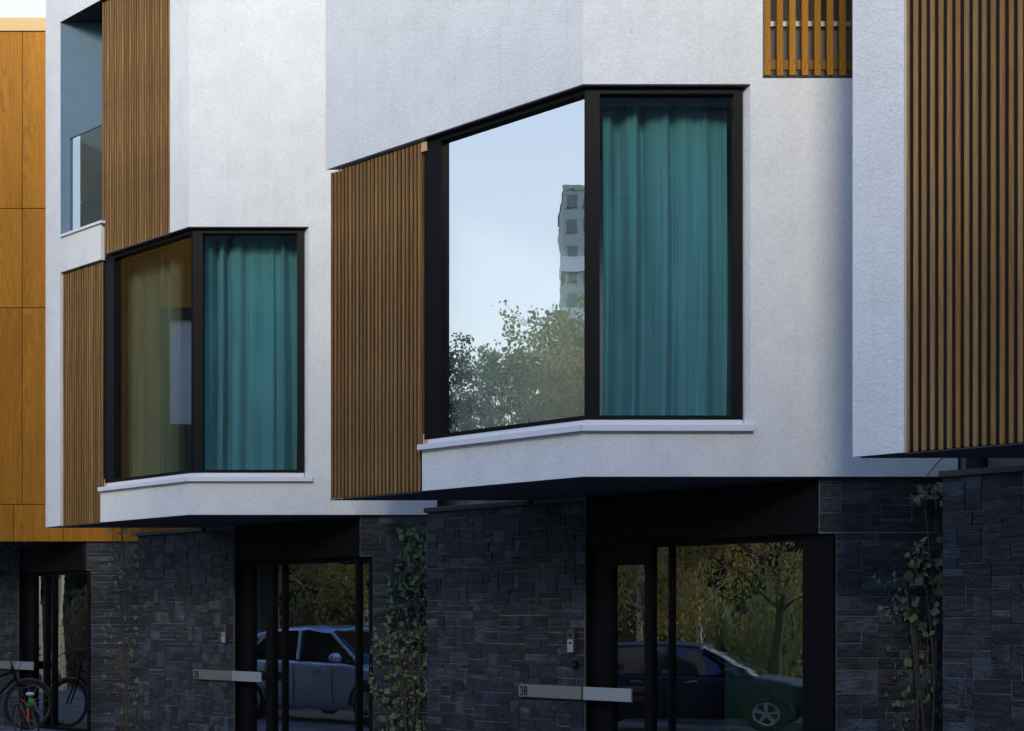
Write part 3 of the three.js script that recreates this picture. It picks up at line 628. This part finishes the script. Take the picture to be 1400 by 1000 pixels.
function treeShape(s, H, R, birch) {
  seed = s * 7919 + 17;
  const wood = [], ends = [];
  let p = [0, 0, 0], r = birch ? 0.10 : 0.16;
  const N = 7;
  for (let i = 1; i <= N; i++) {
    const q = [p[0] + rr(-0.12, 0.12), H * 0.9 * i / N, p[2] + rr(-0.12, 0.12)], r2 = r * (i === N ? 0.3 : 0.84);
    wood.push(taper(p, q, r, r2, 9));
    if (i >= 2) for (let b = 0; b < 4; b++) {
      const a = rr(0, 6.28), reach = R * rr(0.5, 1.05) * (1.15 - 0.75 * (i / N)), up = reach * rr(0.15, 0.75);
      const m = [q[0] + Math.cos(a) * reach * 0.5, q[1] + up * 0.7, q[2] + Math.sin(a) * reach * 0.5], t = [q[0] + Math.cos(a) * reach, q[1] + up, q[2] + Math.sin(a) * reach];
      wood.push(taper(q, m, r2 * 0.5, r2 * 0.25, 5), taper(m, t, r2 * 0.25, 0.008, 4));
      ends.push(t, m, [(m[0] + t[0]) / 2, (m[1] + t[1]) / 2, (m[2] + t[2]) / 2]);
    }
    p = q; r = r2;
  }
  const tip = p;
  ends.push(tip, [tip[0], tip[1] + H * 0.08, tip[2]]);
  const clumps = [];
  for (const e of ends) for (let k = 0; k < 4; k++) {
    const a = rr(0, 6.28), l = rr(0.25, 0.75), t = [e[0] + Math.cos(a) * l, e[1] + rr(-0.25, 0.5), e[2] + Math.sin(a) * l];
    wood.push(taper(e, t, 0.012, 0.004, 3)); clumps.push({ e: t, r: rr(0.16, 0.42) });
  }
  const place = () => {
    const k = clumps[Math.floor(rnd() * clumps.length)];
    const a = rr(0, 6.28), z = rr(-1, 1), d = Math.pow(rnd(), 0.5) * k.r, q = Math.sqrt(1 - z * z);
    const droop = birch ? -rnd() * rnd() * 1.3 : 0;
    return [k.e[0] + Math.cos(a) * q * d, k.e[1] + z * d * 0.8 + droop, k.e[2] + Math.sin(a) * q * d];
  };
  return { wood: merge(wood), leaves: leafCloud(6400, place, 0.10), leaves2: leafCloud(3000, place, 0.09), place };
}
function makeTree(label, shape, x, d, sc, turn, tones, birch, group, name = 'tree') {
  const t = thing(name, label, 'tree', [x, -0.12, d], turn, group);
  t.scale.setScalar(sc);
  mesh('trunk', shape.wood, birch ? M.birch : M.bark, t);
  mesh('crown', shape.leaves, leafTones[tones[0]], t);
  mesh('crown_tips', shape.leaves2, leafTones[tones[1]], t);
  return t;
}
const shapes = [treeShape(1, 8.6, 2.4, true), treeShape(2, 8.6, 2.7, true), treeShape(3, 8.6, 3.0, false)];
{
  // the trees across the street, seen in the street-facing panes: [pane plane, px column, px row of the top, distance of the mirror image]
  const c1 = HM.c + 0.14;
  const set = [
    [c1, 606, 455, 36, 2, ['dark', 'dark'], false, 'dark tree across the street mirrored beside the black window jamb'],
    [c1, 640, 505, 40, 0, ['olive', 'green'], true, 'loose birch mirrored low in the big corner pane'],
    [c1, 672, 470, 44, 1, ['green', 'olive'], true, 'thin topped birch mirrored in the middle of the big corner pane'],
    [c1, 712, 455, 40, 2, ['green', 'olive'], false, 'spreading tree mirrored in the big corner pane between two birches'],
    [c1, 750, 400, 42, 0, ['green', 'yellow'], true, 'tall birch mirrored in front of the tower block'],
    [c1, 790, 385, 39, 1, ['olive', 'green'], true, 'pale birch mirrored at the foot of the tower block'],
  ];
  for (const [c, x, y, Zv, k, tones, birch, label] of set) {
    const [X, yy, D] = mirrored(c, x, y, Zv);
    makeTree(label, shapes[k], X, D, yy / 8.9, rr(0, 6), tones, birch, 'trees across the street', birch ? 'birch_tree' : 'tree');
  }
  const c2 = GM.cd, c3 = GL.cd, c4 = GW.cd;
  const more = [
    [c2, 870, 34, 0, ['olive', 'yellow'], true, 'yellowing birch mirrored in the narrow 3R door pane'],
    [c2, 955, 35, 1, ['yellow', 'olive'], true, 'golden birch mirrored above the dark blue car'],
    [c2, 1060, 34, 2, ['olive', 'rust'], false, 'autumn tree mirrored behind the green entrance curtain'],
    [c3, 360, 41, 1, ['yellow', 'olive'], true, 'birch mirrored in the narrow pane beside the number 2 bar'],
    [c3, 430, 44, 2, ['olive', 'yellow'], false, 'tree mirrored behind the silver blue car'],
    [c3, 495, 40, 0, ['yellow', 'green'], true, 'birch mirrored beside the creeper under the balcony house'],
    [c4, 112, 50, 2, ['green', 'yellow'], false, 'dark leafy tree mirrored beside the white birch trunks'],
    [c4, 62, 54, 1, ['green', 'olive'], true, 'birch mirrored behind the white trunks'],
  ];
  for (const [c, x, Zv, k, tones, birch, label] of more) {
    const [X, , D] = mirrored(c, x, 848, Zv);
    makeTree(label, shapes[k], X, D, c === c2 ? 0.88 : rr(0.95, 1.15), rr(0, 6), tones, birch, 'trees across the street', birch ? 'birch_tree' : 'tree');
  }
  // unseen trees added on the far verge so that their crowns shade the end house
  for (const [x, d, sc, label] of [[-10.3, 5, 1.85, 'big unseen tree added on the verge to shade the timber clad house'], [-12.6, 6.2, 1.5, 'unseen tree added on the verge beside the bigger shading tree']])
    makeTree(label, shapes[2], x, d, sc, rr(0, 6), ['green', 'olive'], false, 'trees across the street');
  // bare white trunks mirrored in the end house's entrance
  const trunkT = [[54, 36, 0.075, 0.25], [70, 35, 0.085, -0.5], [79, 37, 0.10, 0.1], [84, 37.5, 0.08, 0.35]];
  for (const [x, Zv, r, lean] of trunkT) {
    const [X, , D] = mirrored(c4, x, 848, Zv);
    const t = thing('birch_tree', 'slender white birch trunk mirrored in the entrance of the timber clad house', 'tree', [X, -0.12, D], 0, 'white birch trunks');
    const g = merge([taper([0, 0, 0], [0, 3, -lean * 0.4], r * 1.25, r, 12), taper([0, 3, -lean * 0.4], [0, 7.2, -lean], r, r * 0.4, 12)]);
    mesh('trunk', g, M.birch, t);
    mesh('crown', shapes[0].leaves, leafTones.green, t).position.set(0, 2.6, 0);
    t.children[1].scale.set(0.5, 0.7, 0.5);
  }
  // shrubs under the trees
  seed = 4242;
  const bush = leafCloud(2200, () => { const a = rr(0, 6.28), q = Math.sqrt(rnd()); return [Math.cos(a) * q * 1.5, Math.pow(rnd(), 0.8) * 1.9 * (1.15 - 0.5 * q), Math.sin(a) * q * 1.2]; }, 0.14);
  const stemG = merge([0, 1, 2, 3, 4, 5].map(i => taper([0, 0, 0], [Math.cos(i) * 0.8, 1.3, Math.sin(i * 1.7) * 0.7], 0.03, 0.01, 5)));
  const tones = ['olive', 'yellow', 'brown', 'green'];
  for (let i = 0; i < 34; i++) {
    const X = rr(-31, -25), D = 4 + i * 0.88 + rr(-0.4, 0.4);
    const t = thing('shrub', 'bushy autumn shrub under the trees across the street', 'shrub', [X, -0.12, D], rr(0, 6), 'shrubs across the street');
    t.scale.set(rr(0.9, 1.4), rr(0.8, 1.75), rr(0.9, 1.3));
    mesh('foliage', bush, leafTones[tones[i % 4]], t); mesh('stem', stemG, M.bark, t);
  }
}
{
  seed = 777;
  const wood = mesh('woodland', leafCloud(26000, () => { const D = rr(-6, 42), X = rr(-42, -33); const top = 6.2 + 1.6 * Math.sin(D * 0.7) + 1.1 * Math.sin(D * 1.9 + X) - (D > 11 && D < 16.5 ? 4.2 : 0); return [X, Math.pow(rnd(), 0.85) * top, -D]; }, 0.55, 0.8), leafTones.dark, scene);
  tag(wood, 'dark mass of woodland far across the street', null, null, 'stuff');
}
// creepers on the slate walls
function creeper(label, D, boxes, n, tone, accent) {
  const all = []; let cx = 0, cy = 0;
  const [bx0, bx1] = [Math.min(...boxes.map(b => b[0])), Math.max(...boxes.map(b => b[1]))];
  const X0 = onB(D, (bx0 + bx1) / 2);
  const t = thing('creeper', label, 'climbing plant', [X0, 0, D], 0, 'creepers on the slate walls');
  const place = () => { const b = boxes[Math.floor(rnd() * boxes.length)], x = rr(b[0], b[1]), y = rr(b[2], b[3]); const cl = 0.02 * Math.sin(x * 0.31) * Math.cos(y * 0.27); return [onB(D, x) - X0 + rr(-0.03, 0.03), yAt(y, D) + cl, -rr(-0.13, 0.10)]; };
  mesh('foliage', merge([leafCloud(Math.floor(n * 0.6), place, 0.055, 0.95), leafCloud(Math.floor(n * 0.3), place, 0.08, 0.9), leafCloud(Math.floor(n * 0.4), place, 0.035, 0.9)]), leafTones[tone], t);
  mesh('autumn_leaves', leafCloud(Math.max(8, Math.floor(n * 0.05)), place, 0.05, 0.95), leafTones[accent], t);
  for (const b of boxes) { const xm = onB(D, (b[0] + b[1]) / 2) - X0; mesh('stem', tube([[xm, 0, 0.02], [xm + 0.06, yAt(b[3], D) * 0.6, 0.05], [xm - 0.04, yAt(b[2], D), 0.04]], 0.012, 14, 5), M.bark, t); }
}
seed = 991;
creeper('dark creeper spilling over the slate wall beside the mirrored silver blue car', GL.Db - 0.12, [[545, 588, 722, 800], [528, 590, 790, 880], [505, 590, 860, 960], [515, 590, 930, 1080]], 800, 'green', 'olive');
creeper('thin creeper trailing across the slate wall beside the 3R entrance', GM.Db - 0.08, [[1195, 1290, 785, 850], [1240, 1290, 740, 800], [1215, 1290, 830, 1000], [1250, 1285, 665, 690]], 260, 'green', 'rust');
creeper('dark creeper in the shadow between the veneer panels and the slate pier', GW.Db - 0.5, [[150, 192, 722, 800], [140, 192, 780, 880], [145, 192, 870, 1000]], 150, 'green', 'olive');

// ------------------------------------------------------------------ cars
function makeCar(label, paint, [x, d], turn, hs = 1) {
  const t = thing('parked_car', label, 'car', [x, 0, d], turn, 'cars parked on the forecourt');
  t.scale.y = hs;
  const st = [ // z (front +), half width, y bottom, y belt, y top of the hood or deck
    [-2.15, 0.66, 0.42, 0.78, 0.86], [-2.08, 0.78, 0.30, 0.84, 0.98], [-1.8, 0.86, 0.22, 0.88, 1.02], [-1.2, 0.89, 0.20, 0.90, 1.01], [-0.4, 0.90, 0.20, 0.90, 0.99], [0.4, 0.90, 0.20, 0.88, 0.97],
    [0.9, 0.89, 0.20, 0.86, 0.96], [1.35, 0.87, 0.22, 0.80, 0.90], [1.8, 0.82, 0.25, 0.72, 0.82], [2.06, 0.72, 0.30, 0.62, 0.72], [2.14, 0.56, 0.38, 0.54, 0.60]];
  const ring = ([z, w, b, m, top]) => [[-w * 0.86, b], [-w * 0.98, b + 0.12], [-w, (b + m) / 2], [-w * 0.99, m], [-w * 0.9, top - 0.02], [-w * 0.5, top + 0.02], [0, top + 0.035], [w * 0.5, top + 0.02], [w * 0.9, top - 0.02], [w * 0.99, m], [w, (b + m) / 2], [w * 0.98, b + 0.12], [w * 0.86, b]].map(p => [p[0], p[1], z]);
  const loft = rings => { const P = [], U = [], I = [], n = rings[0].length; for (const r of rings) for (const p of r) { P.push(...p); U.push(0, 0); } for (let i = 0; i < rings.length - 1; i++) for (let j = 0; j < n - 1; j++) { const a = i * n + j; I.push(a, a + 1, a + n, a + 1, a + n + 1, a + n); } for (const k of [0, rings.length - 1]) for (let j = 1; j < n - 1; j++) I.push(k * n, k * n + j, k * n + j + 1); return flat(P, U, I); };
  mesh('body', loft(st.map(ring)), paint, t);
  const cab = [[-1.98, 0.70, 0.98, 1.02], [-1.55, 0.72, 0.98, 1.36], [-1.0, 0.71, 0.97, 1.46], [-0.2, 0.70, 0.97, 1.49], [0.35, 0.69, 0.96, 1.44], [0.75, 0.69, 0.96, 1.22], [1.15, 0.66, 0.94, 0.97]];
  const glassM = phys(0.012, 0.016, 0.02, 0.05, { ior: 1.6 });
  mesh('glasshouse', loft(cab.map(([z, w, b, y]) => [[-0.83, b], [-w - (0.83 - w) * (1.49 - y) * 0.6, y - 0.05], [-w * 0.85, y], [0, y + 0.02], [w * 0.85, y], [w + (0.83 - w) * (1.49 - y) * 0.6, y - 0.05], [0.83, b]].map(p => [p[0], p[1], z]))), glassM, t);
  mesh('roof_panel', loft(cab.slice(1, 5).map(([z, w, b, y]) => [[-w - 0.005, y - 0.07], [-w * 0.97, y - 0.01], [-w * 0.7, y + 0.025], [0, y + 0.04], [w * 0.7, y + 0.025], [w * 0.97, y - 0.01], [w + 0.005, y - 0.07]].map(p => [p[0], p[1], z]))), paint, t);
  for (const s of [-1, 1]) {
    mesh('pillar', merge([tube([[s * 0.845, 0.97, -1.7], [s * 0.76, 1.36, -1.45]], 0.035, 4, 6), tube([[s * 0.845, 0.97, -0.25], [s * 0.735, 1.43, -0.3]], 0.025, 4, 6), tube([[s * 0.83, 0.97, 1.1], [s * 0.73, 1.40, 0.42]], 0.03, 6, 6)]), paint, t);
    const mi = new THREE.SphereGeometry(0.1, 14, 10).scale(1.1, 0.72, 0.7).translate(s * 0.98, 1.02, 0.78); mesh('wing_mirror', mi, paint, t);
    mesh('headlight', new THREE.SphereGeometry(0.13, 14, 10).scale(1.2, 0.6, 0.8).translate(s * 0.62, 0.66, 1.98), std(0.75, 0.77, 0.8, 0.1), t);
    mesh('tail_light', new THREE.SphereGeometry(0.12, 12, 8).scale(0.8, 1, 0.5).translate(s * 0.68, 0.86, -2.05), std(0.25, 0.01, 0.01, 0.2), t);
    mesh('door_handle', box(s * 0.905 - 0.012, s * 0.905 + 0.012, 0.82, 0.845, -0.62, -0.45, 0.004), M.steelBright, t);
    mesh('door_handle', box(s * 0.905 - 0.012, s * 0.905 + 0.012, 0.81, 0.835, 0.18, 0.35, 0.004), M.steelBright, t);
    for (const z of [-1.32, 1.34]) {
      const w = sub('wheel', t); w.position.set(s * 0.80, 0.32, z);
      mesh('tyre', new THREE.TorusGeometry(0.24, 0.085, 10, 28).rotateY(Math.PI / 2).scale(1.3, 1, 1), M.rubber, w);
      mesh('rim', merge([new THREE.TorusGeometry(0.185, 0.022, 8, 24).rotateY(Math.PI / 2).translate(s * 0.07, 0, 0), new THREE.CylinderGeometry(0.045, 0.045, 0.17, 12).rotateZ(Math.PI / 2), ...[0, 1, 2, 3, 4].map(i => box(-0.028, 0.028, 0.03, 0.185, -0.02, 0.02).rotateY(Math.PI / 2).translate(s * 0.065, 0, 0).rotateX(i * 1.2566))]), M.steelBright, w);
      mesh('brake_disc', new THREE.CylinderGeometry(0.17, 0.17, 0.06, 20).rotateZ(Math.PI / 2), M.rubber, w);
      mesh('wheel_arch', new THREE.TorusGeometry(0.36, 0.05, 8, 20, Math.PI).rotateY(Math.PI / 2).translate(s * 0.045, -0.02, 0), M.rubber, w);
    }
  }
  for (const s of [-1, 1]) mesh('door_seam', merge([[-0.98], [-0.28], [0.62]].map(([z]) => tube([[s * 0.893, 0.30, z], [s * 0.905, 0.56, z], [s * 0.898, 0.88, z - 0.02]], 0.006, 6, 5))), M.rubber, t);
  mesh('number_plate', box(-0.26, 0.26, 0.33, 0.43, 2.08, 2.12, 0.004), std(0.7, 0.7, 0.68, 0.5), t);
  mesh('grille', box(-0.4, 0.4, 0.42, 0.56, 2.09, 2.15, 0.01), M.rubber, t);
  return t;
}
{
  const carPaint = (r, g, b) => phys(r, g, b, 0.35, { metalness: 0.35, clearcoat: 1, clearcoatRoughness: 0.05 });
  const dullPaint = phys(0.008, 0.012, 0.035, 0.4, { specularIntensity: 0.4 });
  // front end points towards the houses; turn: local +z -> heading in plan
  const place = (c, x, Zv) => { const [X, , D] = mirrored(c, x, 848, Zv); return [X, D]; };
  const head = (hx, hd) => Math.atan2(hx, -hd);
  const [x1, d1] = place(GL.cd, 474, 24.6);
  makeCar('silver blue car mirrored in the entrance glass of the balcony house', carPaint(0.50, 0.68, 0.82), [x1, d1], head(0.66, -0.75), 1.0);
  const [x2, d2] = place(GM.cd, 935, 23);
  makeCar('dark blue car mirrored in the 3R entrance glass', dullPaint, [x2, d2], head(0.3, -0.95), 0.84);
}
// ------------------------------------------------------------------ bicycles by the end house
function makeBike(label, [x, d], turn, sc, frameM, saddleM, bits) {
  const t = thing('bicycle', label, 'bicycle', [x, 0, d], turn, 'bicycles outside the timber clad house'); t.scale.setScalar(sc);
  for (const z of [-0.52, 0.54]) {
    const w = sub('wheel', t); w.position.set(0, 0.34, z);
    mesh('tyre', new THREE.TorusGeometry(0.32, 0.02, 8, 36).rotateY(Math.PI / 2), M.rubber, w);
    mesh('rim', new THREE.TorusGeometry(0.295, 0.009, 6, 36).rotateY(Math.PI / 2), M.darkSteel, w);
    mesh('spokes', merge(Array.from({ length: 14 }, (_, i) => { const a = i / 14 * 6.283; return taper([0.02 * (i % 2 ? 1 : -1), 0, 0], [0, Math.cos(a) * 0.29, Math.sin(a) * 0.29], 0.0022, 0.0022, 4); })), M.steel, w);
    mesh('mudguard', new THREE.TorusGeometry(0.355, 0.02, 5, 20, 2.2).rotateZ(0.5).rotateY(Math.PI / 2), M.darkSteel, w);
  }
  const tb = (a, b, r = 0.016) => taper(a, b, r, r, 8);
  mesh('frame', merge([tb([0, 0.32, -0.05], [0, 0.82, -0.22]), tb([0, 0.32, -0.05], [0, 0.72, 0.36], 0.019), tb([0, 0.66, -0.17], [0, 0.80, 0.34]), tb([0, 0.34, -0.52], [0, 0.32, -0.05], 0.012), tb([0, 0.34, -0.52], [0, 0.74, -0.19], 0.01), tb([0, 0.68, 0.375], [0, 0.88, 0.31], 0.02)]), frameM, t);
  mesh('fork', merge([tb([0.045, 0.34, 0.54], [0.03, 0.70, 0.37], 0.012), tb([-0.045, 0.34, 0.54], [-0.03, 0.70, 0.37], 0.012)]), frameM, t);
  mesh('handlebar', merge([tb([0, 0.85, 0.32], [0, 1.04, 0.28], 0.013), tube([[-0.31, 1.07, 0.10], [-0.27, 1.10, 0.22], [-0.1, 1.06, 0.30], [0, 1.04, 0.30], [0.1, 1.06, 0.30], [0.27, 1.10, 0.22], [0.31, 1.07, 0.10]], 0.012, 30, 7)]), M.darkSteel, t);
  mesh('brake_cable', tube([[0.2, 1.08, 0.27], [0.14, 1.16, 0.42], [0.02, 0.98, 0.46], [0, 0.8, 0.38]], 0.004, 20, 5), M.rubber, t);
  mesh('saddle', new THREE.SphereGeometry(0.12, 16, 10).scale(0.75, 0.4, 1.1).translate(0, 0.93, -0.25), saddleM, t);
  mesh('seat_post', tb([0, 0.8, -0.215], [0, 0.91, -0.25], 0.012), M.steel, t);
  mesh('chainring', new THREE.TorusGeometry(0.085, 0.008, 6, 24).rotateY(Math.PI / 2).translate(0.04, 0.32, -0.05), M.darkSteel, t);
  mesh('pedal', merge([box(0.06, 0.15, 0.20, 0.225, -0.09, -0.01), tb([0.05, 0.32, -0.05], [0.06, 0.21, -0.05], 0.008)]), M.rubber, t);
  mesh('rear_light', box(-0.025, 0.025, 0.70, 0.76, -0.60, -0.57, 0.006), std(0.4, 0.01, 0.01, 0.3), t);
  if (bits) {
    mesh('saddle_bag', new THREE.SphereGeometry(0.11, 14, 10).scale(0.8, 1, 0.7).translate(0.0, 0.74, -0.36), std(0.03, 0.22, 0.03, 0.6), t);
    mesh('flag_ribbon', box(0.07, 0.10, 0.32, 0.62, -0.38, -0.33, 0.006), std(0.6, 0.10, 0.02, 0.6), t);
  }
  return t;
}
makeBike('black city bicycle with curved handlebar leaning by the slate wall', [-7.5, 22.0], 2.2, 1.06, M.black, M.rubber, false);
makeBike('small dark red child bicycle with white saddle and green bag', [-6.74, 21.3], -2.5, 0.62, std(0.12, 0.012, 0.01, 0.4), std(0.6, 0.6, 0.58, 0.5), true);

// ------------------------------------------------------------------ annex whose panels are mirrored in the balcony house's window
{
  const X = -12.0, cg = HL.c + 0.14, Zv = cg - X;
  const dAt = x => cg - kx(x) * Zv, yv = y => yAt(y, Zv);
  const D0 = 15.1, D1 = HL.c + 0.121 - kx(109) * (HL.c + 0.121 - X);
  const h = thing('timber_clad_annex', 'annex of golden veneer panels mirrored in the street pane of the balcony house', 'building', [X, 0, D0]);
  const f = faceGroup('panel_facade', h, [X, D0], [X, D0], Math.PI / 2);   // faces +X; local x runs towards larger D
  const L = D1 - D0, u = D => D - D0, jl = u(dAt(218)), wTop = yv(421);
  const rows = [2.8, 3.4, wTop, wTop + 1.75, 10.4, 12.8];
  const w0 = jl - 1.2, w1 = jl;
  for (let j = 0; j < rows.length - 1; j++) {
    if (j === 1) { panelFace(f, [jl, (jl + L) / 2, L], [rows[1], rows[2]]); panelFace(f, [0, w0], [rows[1], rows[2]]); }
    else panelFace(f, [0, w0, jl, (jl + L) / 2, L], [rows[j], rows[j + 1]]);
  }
  const win = faceGroup('window', h, [X, D0], [X, D0], Math.PI / 2);
  const a = u(dAt(231)), y0 = yv(580), y1 = yv(437);
  mesh('frame', merge([box(a, w1 - 0.006, rows[1], rows[2] - 0.006, -0.08, -0.01), box(w0 + 0.006, a, y1, rows[2] - 0.006, -0.08, -0.01), box(w0 + 0.006, a, rows[1], y0, -0.08, -0.01)]), M.black, win);
  mesh('blind', box(w0 + 0.006, a, y0, y1, -0.1, -0.06), std(0.75, 0.77, 0.75, 0.9), win);
  mesh('carcass', box(0, L, 2.78, 12.8, -4.5, -0.014 - 0.1), M.panelBack, f);
  mesh('roof_edge', box(-0.02, L + 0.02, 12.8, 13.0, -4.5, 0.03), M.panelCap, f);
  for (const [s0, s1] of [[0.02, 0.3], [L - 0.3, L - 0.02]]) mesh('support_wall', box(s0, s1, -0.1, 2.78, -4.4, -2.0), M.mortar, f);
}
// ------------------------------------------------------------------ blocks behind the camera, most added to shape the sunlight, and the far tower
function block(name, label, X0, X1, D0, D1, H, cols, rowsN, wallM, face, paneM, bands = []) {
  const t = thing(name, label, 'building', [(X0 + X1) / 2, -0.12, (D0 + D1) / 2]);
  const w = (X1 - X0) / 2, d = (D1 - D0) / 2;
  mesh('wall', box(-w, w, 0, H, -d, d), wallM, t);
  mesh('roof_parapet', box(-w - 0.1, w + 0.1, H, H + 0.4, -d - 0.1, d + 0.1), wallM, t);
  const wm = paneM ?? phys(0.03, 0.04, 0.05, 0.08, { ior: 1.6 });
  const alongX = face === 'z', run = alongX ? 2 * w : 2 * d, cw = run / cols, rh = H / rowsN;
  const g = alongX ? box(-cw * 0.3, cw * 0.3, 0, rh * 0.55, -0.02, 0.05, 0.01) : box(-0.02, 0.05, 0, rh * 0.55, -cw * 0.3, cw * 0.3);
  const fg = alongX ? box(-cw * 0.34, cw * 0.34, -0.12, -0.001, -0.02, 0.16) : box(-0.02, 0.16, -0.12, -0.001, -cw * 0.34, cw * 0.34);
  for (let i = 0; i < cols; i++) for (let j = 0; j < rowsN; j++) {
    const p = sub('window', t); const s = -run / 2 + cw * (i + 0.5);
    if (alongX) p.position.set(s, rh * (j + 0.28), face === 'z' ? -d - 0.0 : d); else p.position.set(w, rh * (j + 0.28), s);
    if (alongX) p.rotation.y = Math.PI;
    mesh('pane', g, wm, p); mesh('sill', fg, M.kerb, p);
  }
  for (const j of bands) mesh('balcony_band', box(-0.1, w + 0.35, rh * j - 0.7, rh * j + 0.7, -d - 0.3, d + 0.3), M.stucco, t);
  return t;
}
// (their camera-facing sides look towards +D, which is three's -z)
block('unseen_block', 'wide plain block with eight window columns added behind the viewer to shape the sunlight', 6.3, 30, -22, -11, 16.0, 8, 5, std(0.20, 0.19, 0.175, 0.9), 'z');  // added out of view for its effect on the sunlight
block('unseen_block', 'plain apartment block between the slim block and the wide one', -3.0, 6.0, -20, -12, 14.0, 4, 5, std(0.2, 0.19, 0.175, 0.9), 'z');  // added occluder, height set by the sun wanted on the 3R front
block('unseen_block', 'tallest plain block added behind the viewer to shade the timber clad house beside the low flat roofed one', -11.6, -8.5, -20, -12, 20.0, 2, 6, std(0.2, 0.19, 0.175, 0.9), 'z');  // added occluder that keeps sun off the end house
block('unseen_block', 'plain block added to shade the lower balcony house stepping down beside the tallest block', -8.3, -5.6, -20, -12, 14.2, 1, 5, std(0.2, 0.19, 0.175, 0.9), 'z');  // added occluder, low enough to leave the upper balcony house sunlit
block('unseen_block', 'slim plain apartment block between two lower plain blocks', -5.4, -3.2, -20, -12, 20.0, 1, 6, std(0.2, 0.19, 0.175, 0.9), 'z');  // added occluder that dims the sun on the 3R street face
block('unseen_block', 'low flat roofed apartment block behind the viewer', -20, -11.8, -21, -10, 11.3, 5, 4, std(0.16, 0.15, 0.14, 0.9), 'z');
{
  const c1 = HM.c + 0.14, Zv = 150, [X, top, D] = mirrored(c1, 771, 258, Zv), [, , Df] = mirrored(c1, 930, 258, Zv);
  block('tower_block', 'tall apartment tower mirrored beside the corner post of the big window', X - 14, X, Df, D, top, 7, 18, std(0.42, 0.47, 0.40, 0.9), 'x', phys(0.16, 0.19, 0.18, 0.4, {}), [3, 9, 13, 15]);
}
renderer.render(scene, camera);
